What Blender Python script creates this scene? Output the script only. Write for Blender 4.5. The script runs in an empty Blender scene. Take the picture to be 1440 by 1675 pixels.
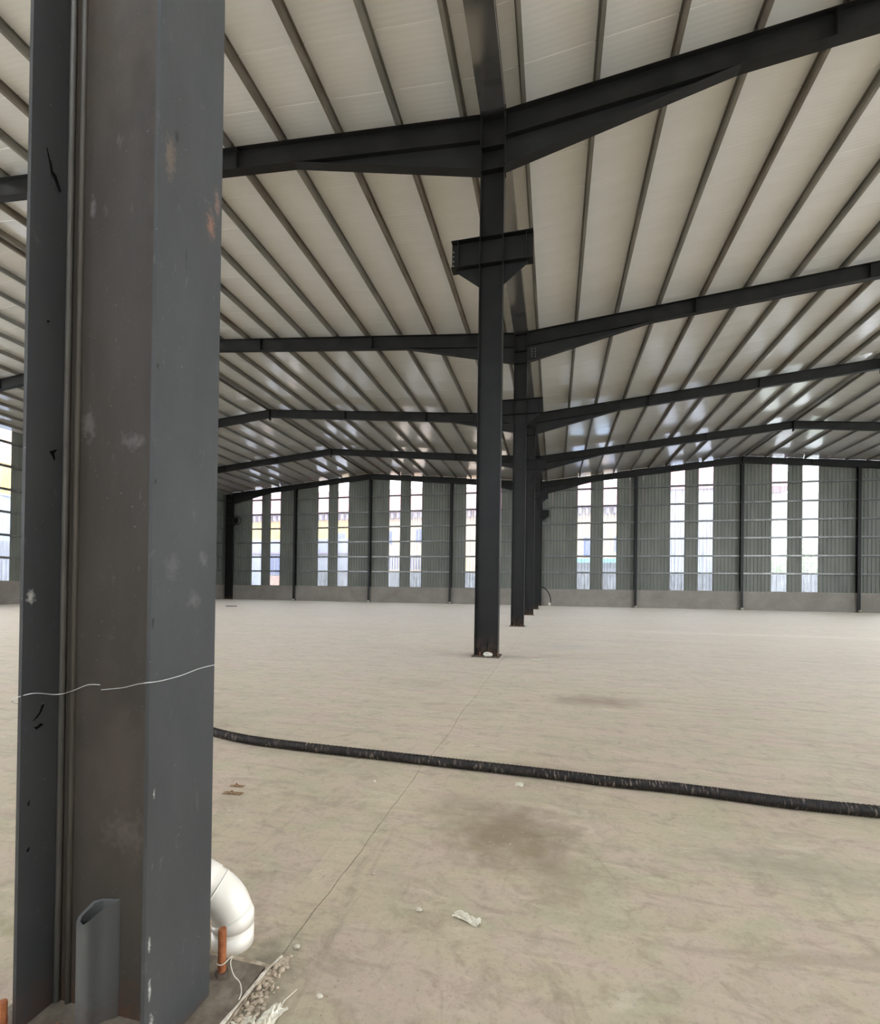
import bpy, math, random
from mathutils import Vector, Matrix, noise
S = bpy.context.scene
COL = S.collection
R = random.Random(7)

# ------------------------------------------------------------------ camera
F_PX, YAW, PITCH, ROLL = 775.15, 0.235607, 0.00486, 0.013872
CAMX, CAMZ = 1.25444, 1.27887
cd = bpy.data.cameras.new('camera')
cd.sensor_fit = 'HORIZONTAL'; cd.sensor_width = 36.0
cd.lens = F_PX / 1440 * 36.0
cd.shift_x = 0.0; cd.shift_y = 122.5 / 1440
cd.clip_start = 0.02; cd.clip_end = 500
cam = bpy.data.objects.new('camera', cd); COL.objects.link(cam)
r_ = Vector((math.cos(YAW), math.sin(YAW), 0)); f_ = Vector((-math.sin(YAW), math.cos(YAW), 0)); u_ = Vector((0, 0, 1))
fw = f_ * math.cos(PITCH) + u_ * math.sin(PITCH); up = u_ * math.cos(PITCH) - f_ * math.sin(PITCH)
c, s = math.cos(ROLL), math.sin(ROLL)
X_ = r_ * c + up * s; Y_ = up * c - r_ * s
M = Matrix((X_, Y_, -fw)).transposed().to_4x4()
M.translation = Vector((CAMX, 0, CAMZ))
cam.matrix_world = M
S.camera = cam

# ------------------------------------------------------------------ sky and exposure
w = bpy.data.worlds.new('world'); S.world = w; w.use_nodes = True
nt = w.node_tree; bg = nt.nodes['Background']
tc = nt.nodes.new('ShaderNodeTexCoord'); sp = nt.nodes.new('ShaderNodeSeparateXYZ'); mr = nt.nodes.new('ShaderNodeMapRange')
rampw = nt.nodes.new('ShaderNodeValToRGB')
nt.links.new(tc.outputs['Generated'], sp.inputs[0]); nt.links.new(sp.outputs['Z'], mr.inputs['Value'])
mr.inputs['From Min'].default_value = -0.1; mr.inputs['From Max'].default_value = 1.0
nt.links.new(mr.outputs[0], rampw.inputs[0]); nt.links.new(rampw.outputs[0], bg.inputs[0])
rampw.color_ramp.elements[0].color = (0.93, 0.96, 1.0, 1); rampw.color_ramp.elements[1].color = (0.82, 0.9, 1.0, 1)
bg.inputs[1].default_value = 6.5
S.view_settings.view_transform = 'Standard'; S.view_settings.look = 'None'
S.view_settings.gamma = 1.0; S.view_settings.use_curve_mapping = False
S.view_settings.exposure = 0.78
S.cycles.max_bounces = 12; S.cycles.diffuse_bounces = 7; S.cycles.glossy_bounces = 4
S.cycles.transparent_max_bounces = 12; S.cycles.caustics_reflective = False; S.cycles.caustics_refractive = False
S.cycles.sample_clamp_indirect = 8.0

# ------------------------------------------------------------------ materials
def lin(h):
    v = [int(h[i:i + 2], 16) / 255 for i in (0, 2, 4)]
    return tuple(x / 12.92 if x <= 0.04045 else ((x + 0.055) / 1.055) ** 2.4 for x in v) + (1,)
def mat(name):
    m = bpy.data.materials.new(name); m.use_nodes = True
    return m, m.node_tree, m.node_tree.nodes['Principled BSDF']
def N(nt, t, **kw):
    n = nt.nodes.new(t)
    for k, v in kw.items():
        if hasattr(n, k): setattr(n, k, v)
        else: n.inputs[k].default_value = v
    return n
def noise_tex(nt, vec, scale, detail=4, rough=0.55, dist=0.0):
    n = N(nt, 'ShaderNodeTexNoise'); n.inputs['Scale'].default_value = scale
    n.inputs['Detail'].default_value = detail; n.inputs['Roughness'].default_value = rough
    n.inputs['Distortion'].default_value = dist
    nt.links.new(vec, n.inputs['Vector']); return n.outputs['Fac']
def mapping(nt, vec, scale=(1, 1, 1), rot=(0, 0, 0), loc=(0, 0, 0)):
    n = N(nt, 'ShaderNodeMapping'); n.inputs['Scale'].default_value = scale
    n.inputs['Rotation'].default_value = rot; n.inputs['Location'].default_value = loc
    nt.links.new(vec, n.inputs['Vector']); return n.outputs[0]
def rng(nt, v, a, b, c=0.0, d=1.0):
    n = N(nt, 'ShaderNodeMapRange'); nt.links.new(v, n.inputs['Value'])
    n.inputs['From Min'].default_value = a; n.inputs['From Max'].default_value = b
    n.inputs['To Min'].default_value = c; n.inputs['To Max'].default_value = d
    return n.outputs[0]
def mixc(nt, fac, a, b, mode='MIX'):
    n = N(nt, 'ShaderNodeMix'); n.data_type = 'RGBA'; n.blend_type = mode
    for i, v in ((0, fac), (6, a), (7, b)):
        if isinstance(v, (int, float, tuple)): n.inputs[i].default_value = v
        else: nt.links.new(v, n.inputs[i])
    return n.outputs[2]
def mth(nt, op, a, b=0.0, cl=False):
    n = N(nt, 'ShaderNodeMath'); n.operation = op; n.use_clamp = cl
    for i, v in ((0, a), (1, b)):
        if isinstance(v, (int, float)): n.inputs[i].default_value = v
        else: nt.links.new(v, n.inputs[i])
    return n.outputs[0]
def bump(nt, b, h, strength=0.2, dist=0.01):
    n = N(nt, 'ShaderNodeBump'); n.inputs['Strength'].default_value = strength; n.inputs['Distance'].default_value = dist
    nt.links.new(h, n.inputs['Height']); nt.links.new(n.outputs[0], b.inputs['Normal'])
def objco(nt): return N(nt, 'ShaderNodeTexCoord').outputs['Object']
def simple(name, c1, c2, scale=4, rough=0.5, metal=0.0, bmp=0.0, spec=0.5, lo=0.35, hi=0.65, stretch=(1, 1, 1)):
    m, nt, b = mat(name); v = mapping(nt, objco(nt), stretch)
    n = noise_tex(nt, v, scale, 5)
    nt.links.new(mixc(nt, rng(nt, n, lo, hi), c1, c2), b.inputs['Base Color'])
    b.inputs['Roughness'].default_value = rough; b.inputs['Metallic'].default_value = metal
    b.inputs['Specular IOR Level'].default_value = spec
    if bmp: bump(nt, b, noise_tex(nt, v, scale * 8, 3), bmp, 0.005)
    return m
def spot(nt, co, centre, rad, edge=0.35, nscale=30.0, namp=0.6):
    """0..1 mask of a ragged blot with a place and a shape of its own"""
    mp = N(nt, 'ShaderNodeMapping'); mp.vector_type = 'TEXTURE'
    mp.inputs['Location'].default_value = centre; mp.inputs['Scale'].default_value = rad
    nt.links.new(co, mp.inputs['Vector'])
    ln = N(nt, 'ShaderNodeVectorMath'); ln.operation = 'LENGTH'; nt.links.new(mp.outputs[0], ln.inputs[0])
    n = noise_tex(nt, co, nscale, 3)
    d = mth(nt, 'ADD', ln.outputs['Value'], mth(nt, 'MULTIPLY', mth(nt, 'SUBTRACT', n, 0.5), namp * 2))
    return rng(nt, d, 1.0, 1.0 - edge)

STEEL = simple('grey_painted_steel', (0.008, 0.0082, 0.008, 1), (0.014, 0.014, 0.0134, 1), 2.5, 0.45, bmp=0.05, spec=0.3)
_nt = STEEL.node_tree; _b = _nt.nodes['Principled BSDF']; _co = objco(_nt)
_sp = N(_nt, 'ShaderNodeSeparateXYZ'); _nt.links.new(_co, _sp.inputs[0])
_k = mth(_nt, 'MULTIPLY', rng(_nt, _sp.outputs['Z'], 0.38, 0.02), rng(_nt, noise_tex(_nt, _co, 6, 5, .7), 0.42, 0.6))
_src = _b.inputs['Base Color'].links[0].from_socket
_nt.links.new(mixc(_nt, _k, _src, (0.12, 0.07, 0.04, 1)), _b.inputs['Base Color'])
STEEL2 = simple('grey_painted_steel_haunch', (0.013, 0.0135, 0.0135, 1), (0.019, 0.0195, 0.0195, 1), 2.5, 0.5, spec=0.3)

def worn(name, base1, base2, spots, chips=True):
    m, nt, b = mat(name); co = objco(nt)
    v = mapping(nt, co, (1, 1, 0.35))
    colr = mixc(nt, rng(nt, noise_tex(nt, v, 5, 6), 0.3, 0.7), base1, base2)
    colr = mixc(nt, rng(nt, noise_tex(nt, mapping(nt, co, (1, 1, 0.5)), 28, 6, 0.7), 0.62, 0.8, 0, 0.35), colr, (0.22, 0.21, 0.19, 1))
    if chips:
        colr = mixc(nt, rng(nt, noise_tex(nt, co, 120, 2), 0.74, 0.78, 0, 0.5), colr, (0.4, 0.38, 0.34, 1))
    for cen, rad, cc, amt, ns in spots:
        k = mth(nt, 'MULTIPLY', spot(nt, co, cen, rad, 0.85, ns * 1.5, 1.1), amt * 0.85)
        colr = mixc(nt, k, colr, cc)
    nt.links.new(colr, b.inputs['Base Color'])
    nt.links.new(rng(nt, noise_tex(nt, v, 9, 4), 0.3, 0.7, 0.38, 0.6), b.inputs['Roughness'])
    bump(nt, b, noise_tex(nt, co, 60, 4), 0.12, 0.004)
    b.inputs['Specular IOR Level'].default_value = 0.22
    return m
RUST = (0.10, 0.045, 0.022, 1); PINK = (0.22, 0.12, 0.085, 1); WHT = (0.55, 0.53, 0.48, 1); BLK = (0.012, 0.011, 0.01, 1); CHALK = (0.14, 0.14, 0.13, 1)
# thing-local coordinates of the near column (origin at x 0, y 1.14)
FLR = worn('worn_grey_flange_paint', (0.047, 0.049, 0.049, 1), (0.062, 0.063, 0.062, 1), [
    ((0.24, -0.08, 2.43), (0.03, 0.022, 0.07), (0.13, 0.10, 0.075, 1), 0.95, 60), ((0.24, -0.06, 2.50), (0.03, 0.009, 0.02), BLK, 1.0, 60),
    ((0.24, 0.075, 2.36), (0.03, 0.022, 0.045), PINK, 1.0, 50), ((0.24, 0.1, 2.45), (0.03, 0.014, 0.05), (0.2, 0.13, 0.1, 1), 0.8, 60),
    ((0.24, 0.03, 1.24), (0.03, 0.03, 0.03), CHALK, 0.55, 40), ((0.24, 0.065, 1.36), (0.03, 0.02, 0.03), CHALK, 0.5, 40),
    ((0.24, -0.05, 1.33), (0.03, 0.03, 0.05), CHALK, 0.35, 40), ((0.24, -0.1, 0.73), (0.03, 0.004, 0.016), WHT, 1, 90),
    ((0.24, -0.108, 0.34), (0.03, 0.005, 0.02), WHT, 0.9, 90), ((0.24, -0.105, 0.22), (0.03, 0.006, 0.03), WHT, 0.9, 70),
    ((0.24, -0.1, 0.12), (0.03, 0.01, 0.03), WHT, 0.8, 70), ((0.24, 0.0, 0.0), (0.03, 0.2, 0.05), RUST, 0.5, 30),
    ((0.24, -0.113, 1.18), (0.03, 0.006, 0.02), BLK, 0.9, 80), ((0.24, -0.113, 1.55), (0.03, 0.004, 0.01), BLK, 0.9, 80),
    ((0.24, -0.112, 1.85), (0.03, 0.006, 0.012), BLK, 0.9, 80), ((0.24, -0.02, 2.2), (0.03, 0.004, 0.05), BLK, 0.5, 80)])
FLL = worn('worn_grey_left_flange_paint', (0.046, 0.047, 0.047, 1), (0.062, 0.062, 0.061, 1), [  # left flange paint, nearly the same grey as the right one
    ((-0.19, -0.065, 2.49), (0.03, 0.004, 0.045), BLK, 1, 60), ((-0.19, -0.045, 2.455), (0.03, 0.012, 0.022), BLK, 1, 60),
    ((-0.19, -0.10, 1.24), (0.04, 0.012, 0.022), WHT, 1, 60), ((-0.19, -0.0, 0.0), (0.05, 0.2, 0.16), RUST, 0.55, 20)])
WEB = worn('dusty_brown_web_paint', (0.043, 0.036, 0.029, 1), (0.059, 0.050, 0.041, 1), [
    ((-0.02, 0, 3.0), (0.3, 0.05, 0.45), (0.085, 0.06, 0.04, 1), 0.6, 6), ((0.16, 0, 2.45), (0.06, 0.05, 0.5), (0.1, 0.06, 0.035, 1), 0.5, 8),
    ((-0.11, 0, 1.76), (0.03, 0.05, 0.05), (0.17, 0.16, 0.14, 1), 0.6, 30), ((-0.11, 0, 2.41), (0.012, 0.05, 0.04), (0.2, 0.19, 0.18, 1), 0.6, 30),
    ((0.05, 0, 1.7), (0.05, 0.05, 0.03), (0.17, 0.16, 0.15, 1), 0.5, 30), ((0.0, 0, 0.75), (0.22, 0.05, 0.35), (0.085, 0.068, 0.055, 1), 0.7, 6),
    ((0.05, 0, 0.55), (0.1, 0.05, 0.06), (0.13, 0.11, 0.1, 1), 0.5, 30), ((-0.05, 0, 0.0), (0.4, 0.05, 0.14), RUST, 0.6, 25)])
RUSTBAR = simple('orange_rusted_steel', (0.22, 0.062, 0.018, 1), (0.40, 0.14, 0.05, 1), 40, 0.8, bmp=0.3)
DARKRUST = simple('dark_rusty_plate', (0.06, 0.045, 0.032, 1), (0.13, 0.095, 0.065, 1), 18, 0.85, bmp=0.4)
DUSTPL = simple('dusty_steel_plate', (0.13, 0.10, 0.07, 1), (0.23, 0.19, 0.14, 1), 22, 0.9, bmp=0.4)
GALV = simple('galvanised_purlin_steel', (0.20, 0.20, 0.185, 1), (0.30, 0.29, 0.26, 1), 3, 0.42, 0.35, stretch=(1, .3, 1))
GALVD = simple('rusty_galvanised_purlin_steel', (0.16, 0.14, 0.115, 1), (0.27, 0.25, 0.22, 1), 5, 0.5, 0.3, stretch=(1, .25, 1))
GIRT = simple('galvanised_girt_steel', (0.13, 0.135, 0.13, 1), (0.22, 0.225, 0.215, 1), 3, 0.35, 0.45)
PVC = simple('white_drain_plastic', (0.88, 0.82, 0.71, 1), (0.92, 0.87, 0.77, 1), 6, 0.3)
WIRE = simple('thin_steel_wire', (0.6, 0.6, 0.58, 1), (0.7, 0.7, 0.68, 1), 6, 0.3, 0.4)
TWINE = simple('pale_twine', (0.62, 0.56, 0.47, 1), (0.7, 0.65, 0.55, 1), 60, 0.8)
MORTAR = simple('broken_mortar', (0.32, 0.245, 0.17, 1), (0.56, 0.46, 0.34, 1), 35, 0.9, bmp=0.5)
PEB = simple('pale_pebble', (0.34, 0.29, 0.22, 1), (0.62, 0.56, 0.46, 1), 30, 0.8)
BRICKRED = simple('rust_brown_scrap', (0.16, 0.085, 0.04, 1), (0.30, 0.19, 0.10, 1), 60, 0.9, bmp=0.4)

# gutter: shiny sheet steel
GUT, g_nt, g_b = mat('shiny_gutter_steel')
gv = mapping(g_nt, objco(g_nt), (1, 0.2, 1))
g_nt.links.new(mixc(g_nt, rng(g_nt, noise_tex(g_nt, gv, 4), .3, .7), (0.46, 0.465, 0.47, 1), (0.56, 0.565, 0.57, 1)), g_b.inputs['Base Color'])
g_b.inputs['Metallic'].default_value = 0.9; g_b.inputs['Roughness'].default_value = 0.16

# roof lining: glossy off-white painted sheet
ROOF, nt, b = mat('offwhite_glossy_roof_sheet'); co = objco(nt)
nz = noise_tex(nt, mapping(nt, co, (0.5, 2.5, 1)), 1.2, 5)
nt.links.new(mixc(nt, rng(nt, nz, 0.3, 0.7), (0.82, 0.84, 0.84, 1), (0.87, 0.89, 0.89, 1)), b.inputs['Base Color'])
b.inputs['Roughness'].default_value = 0.2; b.inputs['Specular IOR Level'].default_value = 0.7; b.inputs['Coat Weight'].default_value = 0.85; b.inputs['Coat IOR'].default_value = 1.65; b.inputs['Coat Roughness'].default_value = 0.13
wv = N(nt, 'ShaderNodeTexWave'); wv.bands_direction = 'Y'; wv.inputs['Scale'].default_value = 3.2; wv.inputs['Distortion'].default_value = 0.6
nt.links.new(co, wv.inputs['Vector'])
h = mth(nt, 'ADD', mth(nt, 'MULTIPLY', wv.outputs['Fac'], 0.35), noise_tex(nt, mapping(nt, co, (0.4, 1.6, 1)), 1.1, 2))
bump(nt, b, h, 0.22, 0.012)

# wall sheets
SHEET, nt, b = mat('pale_grey_green_wall_sheet'); co = objco(nt)
nz = noise_tex(nt, mapping(nt, co, (1, 1, 0.25)), 1.4, 5)
nt.links.new(mixc(nt, rng(nt, nz, 0.3, 0.7), (0.152, 0.165, 0.142, 1), (0.22, 0.231, 0.203, 1)), b.inputs['Base Color'])
b.inputs['Roughness'].default_value = 0.5; b.inputs['Specular IOR Level'].default_value = 0.4

# clear corrugated sheets (dusty plastic): see-through, a little milky
CLEAR = bpy.data.materials.new('clear_dusty_plastic_sheet'); CLEAR.use_nodes = True
nt = CLEAR.node_tree; nt.nodes.clear(); out = N(nt, 'ShaderNodeOutputMaterial')
tr = N(nt, 'ShaderNodeBsdfTransparent'); tr.inputs[0].default_value = (0.95, 0.955, 0.96, 1)
tl = N(nt, 'ShaderNodeBsdfTranslucent'); tl.inputs[0].default_value = (0.8, 0.82, 0.86, 1)
gl = N(nt, 'ShaderNodeBsdfGlossy'); gl.inputs[0].default_value = (0.9, 0.9, 0.9, 1); gl.inputs['Roughness'].default_value = 0.15
m1 = N(nt, 'ShaderNodeMixShader'); m2 = N(nt, 'ShaderNodeMixShader'); fr = N(nt, 'ShaderNodeFresnel'); fr.inputs[0].default_value = 1.35
nz = noise_tex(nt, mapping(nt, objco(nt), (6, 6, 0.4)), 1.5, 4)
nt.links.new(rng(nt, nz, 0.3, 0.7, 0.07, 0.2), m1.inputs[0])
nt.links.new(tr.outputs[0], m1.inputs[1]); nt.links.new(tl.outputs[0], m1.inputs[2])
nt.links.new(fr.outputs[0], m2.inputs[0]); nt.links.new(m1.outputs[0], m2.inputs[1]); nt.links.new(gl.outputs[0], m2.inputs[2])
nt.links.new(m2.outputs[0], out.inputs[0])

# plinth
PLINTH, nt, b = mat('rendered_concrete_plinth'); co = objco(nt)
a = mixc(nt, rng(nt, noise_tex(nt, co, 0.9, 6, 0.6), 0.3, 0.7), (0.27, 0.245, 0.215, 1), (0.37, 0.345, 0.31, 1))
a = mixc(nt, rng(nt, noise_tex(nt, co, 9, 6, 0.7), 0.55, 0.75, 0, 0.5), a, (0.2, 0.18, 0.155, 1))
nt.links.new(a, b.inputs['Base Color']); b.inputs['Roughness'].default_value = 0.9
bump(nt, b, noise_tex(nt, co, 20, 5), 0.4, 0.02)

# floor
FLOOR, nt, b = mat('dusty_trowelled_concrete_floor'); co = objco(nt)
big = noise_tex(nt, co, 0.35, 4, 0.5, 0.6)
a = mixc(nt, rng(nt, big, 0.35, 0.65), (0.425, 0.355, 0.242, 1), (0.465, 0.385, 0.268, 1))
tint = noise_tex(nt, mapping(nt, co, (0.7, 1, 1), (0, 0, 0.5), (3, 1, 0)), 2.6, 6, 0.65, 0.8)
a = mixc(nt, rng(nt, tint, 0.47, 0.58, 0, 0.7), a, (0.46, 0.345, 0.28, 1))           # pinkish
tint2 = noise_tex(nt, mapping(nt, co, (0.75, 1, 1), (0, 0, -0.3), (9, 4, 0)), 3.1, 6, 0.65, 0.6)
a = mixc(nt, rng(nt, tint2, 0.50, 0.62, 0, 0.7), a, (0.375, 0.338, 0.22, 1))          # olive
mott = noise_tex(nt, mapping(nt, co, (0.8, 1.1, 1)), 7.5, 10, 0.72, 0.9)
a = mixc(nt, rng(nt, mott, 0.50, 0.68, 0, 0.60), a, (0.24, 0.185, 0.125, 1))          # mottled dirt
strk = noise_tex(nt, mapping(nt, co, (0.4, 2.0, 1), (0, 0, 0.35)), 2.4, 9, 0.72, 1.6)
a = mixc(nt, rng(nt, strk, 0.51, 0.66, 0, 0.50), a, (0.27, 0.21, 0.15, 1))           # trowel streaks
strk2 = noise_tex(nt, mapping(nt, co, (1.9, 0.45, 1), (0, 0, 0.55), (5, 2, 0)), 2.2, 9, 0.74, 1.8)
a = mixc(nt, rng(nt, strk2, 0.56, 0.70, 0, 0.5), a, (0.22, 0.18, 0.125, 1))
pale = noise_tex(nt, mapping(nt, co, (0.6, 1.6, 1), (0, 0, 0.2), (1, 7, 0)), 5.0, 9, 0.74, 1.2)
a = mixc(nt, rng(nt, pale, 0.54, 0.70, 0, 0.55), a, (0.58, 0.50, 0.38, 1))
fine = noise_tex(nt, co, 42, 7, 0.78)
a = mixc(nt, rng(nt, fine, 0.52, 0.74, 0, 0.62), a, (0.20, 0.155, 0.10, 1))
grit = noise_tex(nt, co, 150, 3, 0.6)
a = mixc(nt, rng(nt, grit, 0.63, 0.72, 0, 0.5), a, (0.15, 0.12, 0.08, 1))
DS = (0.20, 0.15, 0.085, 1)
for cen, rad, cc, amt, ns in [
    ((1.05, 2.5, 0), (0.42, 0.42, 1), (0.17, 0.12, 0.065, 1), 0.7, 7), ((0.75, 2.75, 0), (0.35, 0.25, 1), (0.25, 0.2, 0.13, 1), 0.5, 8),
    ((1.3, 2.2, 0), (0.18, 0.3, 1), (0.2, 0.16, 0.1, 1), 0.45, 9), ((1.2, 3.48, 0), (0.5, 0.14, 1), (0.3, 0.2, 0.15, 1), 0.55, 9),
    ((1.75, 5.8, 0), (0.75, 0.35, 1), (0.22, 0.15, 0.09, 1), 0.9, 4), ((-0.5, 6.2, 0), (0.8, 0.35, 1), (0.27, 0.2, 0.13, 1), 0.45, 4),
    ((1.6, 11.3, 0), (1.1, 0.9, 1), (0.3, 0.27, 0.22, 1), 0.6, 2), ((0.0, 9.0, 0), (1.1, 0.45, 1), (0.22, 0.19, 0.15, 1), 0.55, 4),
    ((0.1, 17.0, 0), (1.4, 0.9, 1), (0.27, 0.24, 0.2, 1), 0.45, 3), ((-0.62, 2.5, 0), (0.2, 0.16, 1), (0.3, 0.235, 0.16, 1), 0.45, 14),
    ((0.28, 1.25, 0), (0.22, 0.4, 1), (0.16, 0.135, 0.10, 1), 0.75, 18), ((-0.9, 1.35, 0), (0.4, 0.06, 1), (0.19, 0.19, 0.08, 1), 0.6, 20),
    ((2.35, 2.55, 0), (0.6, 0.22, 1), (0.24, 0.23, 0.15, 1), 0.45, 9), ((3.3, 13, 0), (4.0, 0.5, 1), (0.3, 0.24, 0.19, 1), 0.4, 2),
    ((8, 16.5, 0), (7, 0.7, 1), (0.55, 0.48, 0.39, 1), 0.5, 1.5), ((-6, 14, 0), (5, 1.0, 1), (0.34, 0.27, 0.21, 1), 0.5, 1.5)]:
    a = mixc(nt, mth(nt, 'MULTIPLY', spot(nt, co, cen, rad, 0.8, ns, 0.75), amt), a, cc)
nt.links.new(a, b.inputs['Base Color'])
nt.links.new(rng(nt, strk, 0.35, 0.7, 0.5, 0.66), b.inputs['Roughness'])
b.inputs['Specular IOR Level'].default_value = 0.6; b.inputs['Sheen Weight'].default_value = 0.25; b.inputs['Sheen Roughness'].default_value = 0.3; b.inputs['Sheen Tint'].default_value = (1.0, 0.94, 0.84, 1)
hh = mth(nt, 'ADD', mth(nt, 'MULTIPLY', fine, 0.5), strk)
bump(nt, b, hh, 0.28, 0.006)

# hose: black ribbed rubber with pale scuffs along the ribs
HOSE, nt, b = mat('black_ribbed_hose_rubber'); co = objco(nt)
n1 = noise_tex(nt, mapping(nt, co, (34, 9, 9), (0, 0, 0.5)), 2.0, 5)
n2 = noise_tex(nt, mapping(nt, co, (2, 3, 3), (0, 0, 0), (4, 0, 0)), 2.0, 3)
k = mth(nt, 'MULTIPLY', rng(nt, n1, 0.555, 0.64), rng(nt, n2, 0.4, 0.55, 0.15, 1.0))
a = mixc(nt, rng(nt, noise_tex(nt, co, 40, 4), .4, .7), (0.006, 0.005, 0.0045, 1), (0.024, 0.016, 0.012, 1))
nt.links.new(mixc(nt, k, a, (0.15, 0.115, 0.09, 1)), b.inputs['Base Color']); b.inputs['Roughness'].default_value = 0.6; b.inputs['Specular IOR Level'].default_value = 0.3

FILM, nt, b = mat('crumpled_clear_film')
b.inputs['Base Color'].default_value = (0.85, 0.79, 0.64, 1); b.inputs['Roughness'].default_value = 0.2
b.inputs['Transmission Weight'].default_value = 0.15; b.inputs['Alpha'].default_value = 0.85
PAPER = simple('crumpled_dirty_paper', (0.5, 0.45, 0.35, 1), (0.66, 0.62, 0.5, 1), 40, 0.6)

# outside
YELLOW = simple('yellow_rendered_wall', (0.48, 0.29, 0.07, 1), (0.52, 0.34, 0.11, 1), 0.4, 0.9)
CREAM = simple('cream_rendered_wall', (0.42, 0.29, 0.17, 1), (0.48, 0.35, 0.22, 1), 0.4, 0.9)
PINKROOF = simple('faded_red_roof_sheet', (0.30, 0.10, 0.12, 1), (0.42, 0.18, 0.21, 1), 1.5, 0.7, stretch=(6, 1, 1))
SALMON = simple('salmon_wall_sheet', (0.50, 0.27, 0.15, 1), (0.56, 0.36, 0.22, 1), 1.0, 0.8, stretch=(1, 4, 1))
GREYW = simple('pale_grey_wall', (0.19, 0.21, 0.26, 1), (0.27, 0.29, 0.34, 1), 0.7, 0.9)
GREYSH = simple('blue_grey_corrugated_sheet', (0.20, 0.21, 0.28, 1), (0.38, 0.40, 0.47, 1), 1.2, 0.6, stretch=(5, 5, .4))
BLUEW = simple('dark_blue_window', (0.05, 0.07, 0.16, 1), (0.10, 0.12, 0.24, 1), 2, 0.3)
BLUESH = simple('light_blue_sheet', (0.26, 0.36, 0.52, 1), (0.32, 0.42, 0.58, 1), 1, 0.6)
TEAL = simple('teal_painted_edge', (0.15, 0.5, 0.5, 1), (0.2, 0.6, 0.6, 1), 1, 0.6)
PURP = simple('purple_grey_eave_bracket', (0.20, 0.16, 0.28, 1), (0.26, 0.2, 0.34, 1), 1, 0.8)
REDR = simple('red_painted_railing', (0.45, 0.08, 0.05, 1), (0.5, 0.1, 0.06, 1), 1, 0.6)
BRICK = simple('red_brown_brickwork', (0.32, 0.18, 0.13, 1), (0.45, 0.3, 0.24, 1), 6, 0.9)
LEAF = simple('pale_green_leaves', (0.14, 0.24, 0.06, 1), (0.26, 0.36, 0.10, 1), 3, 0.7)
BARK = simple('grey_bark', (0.12, 0.1, 0.08, 1), (0.2, 0.17, 0.14, 1), 8, 0.9)
GROUND = simple('pale_yard_ground', (0.48, 0.46, 0.42, 1), (0.56, 0.54, 0.5, 1), 0.5, 0.95)
STAIN, nt, b = mat('stained_boundary_wall'); co = objco(nt)
n = noise_tex(nt, mapping(nt, co, (1.5, 1, 0.35)), 2.0, 7, 0.7)
nt.links.new(mixc(nt, rng(nt, n, 0.4, 0.62), (0.24, 0.26, 0.30, 1), (0.05, 0.05, 0.06, 1)), b.inputs['Base Color'])
b.inputs['Roughness'].default_value = 0.95

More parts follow.
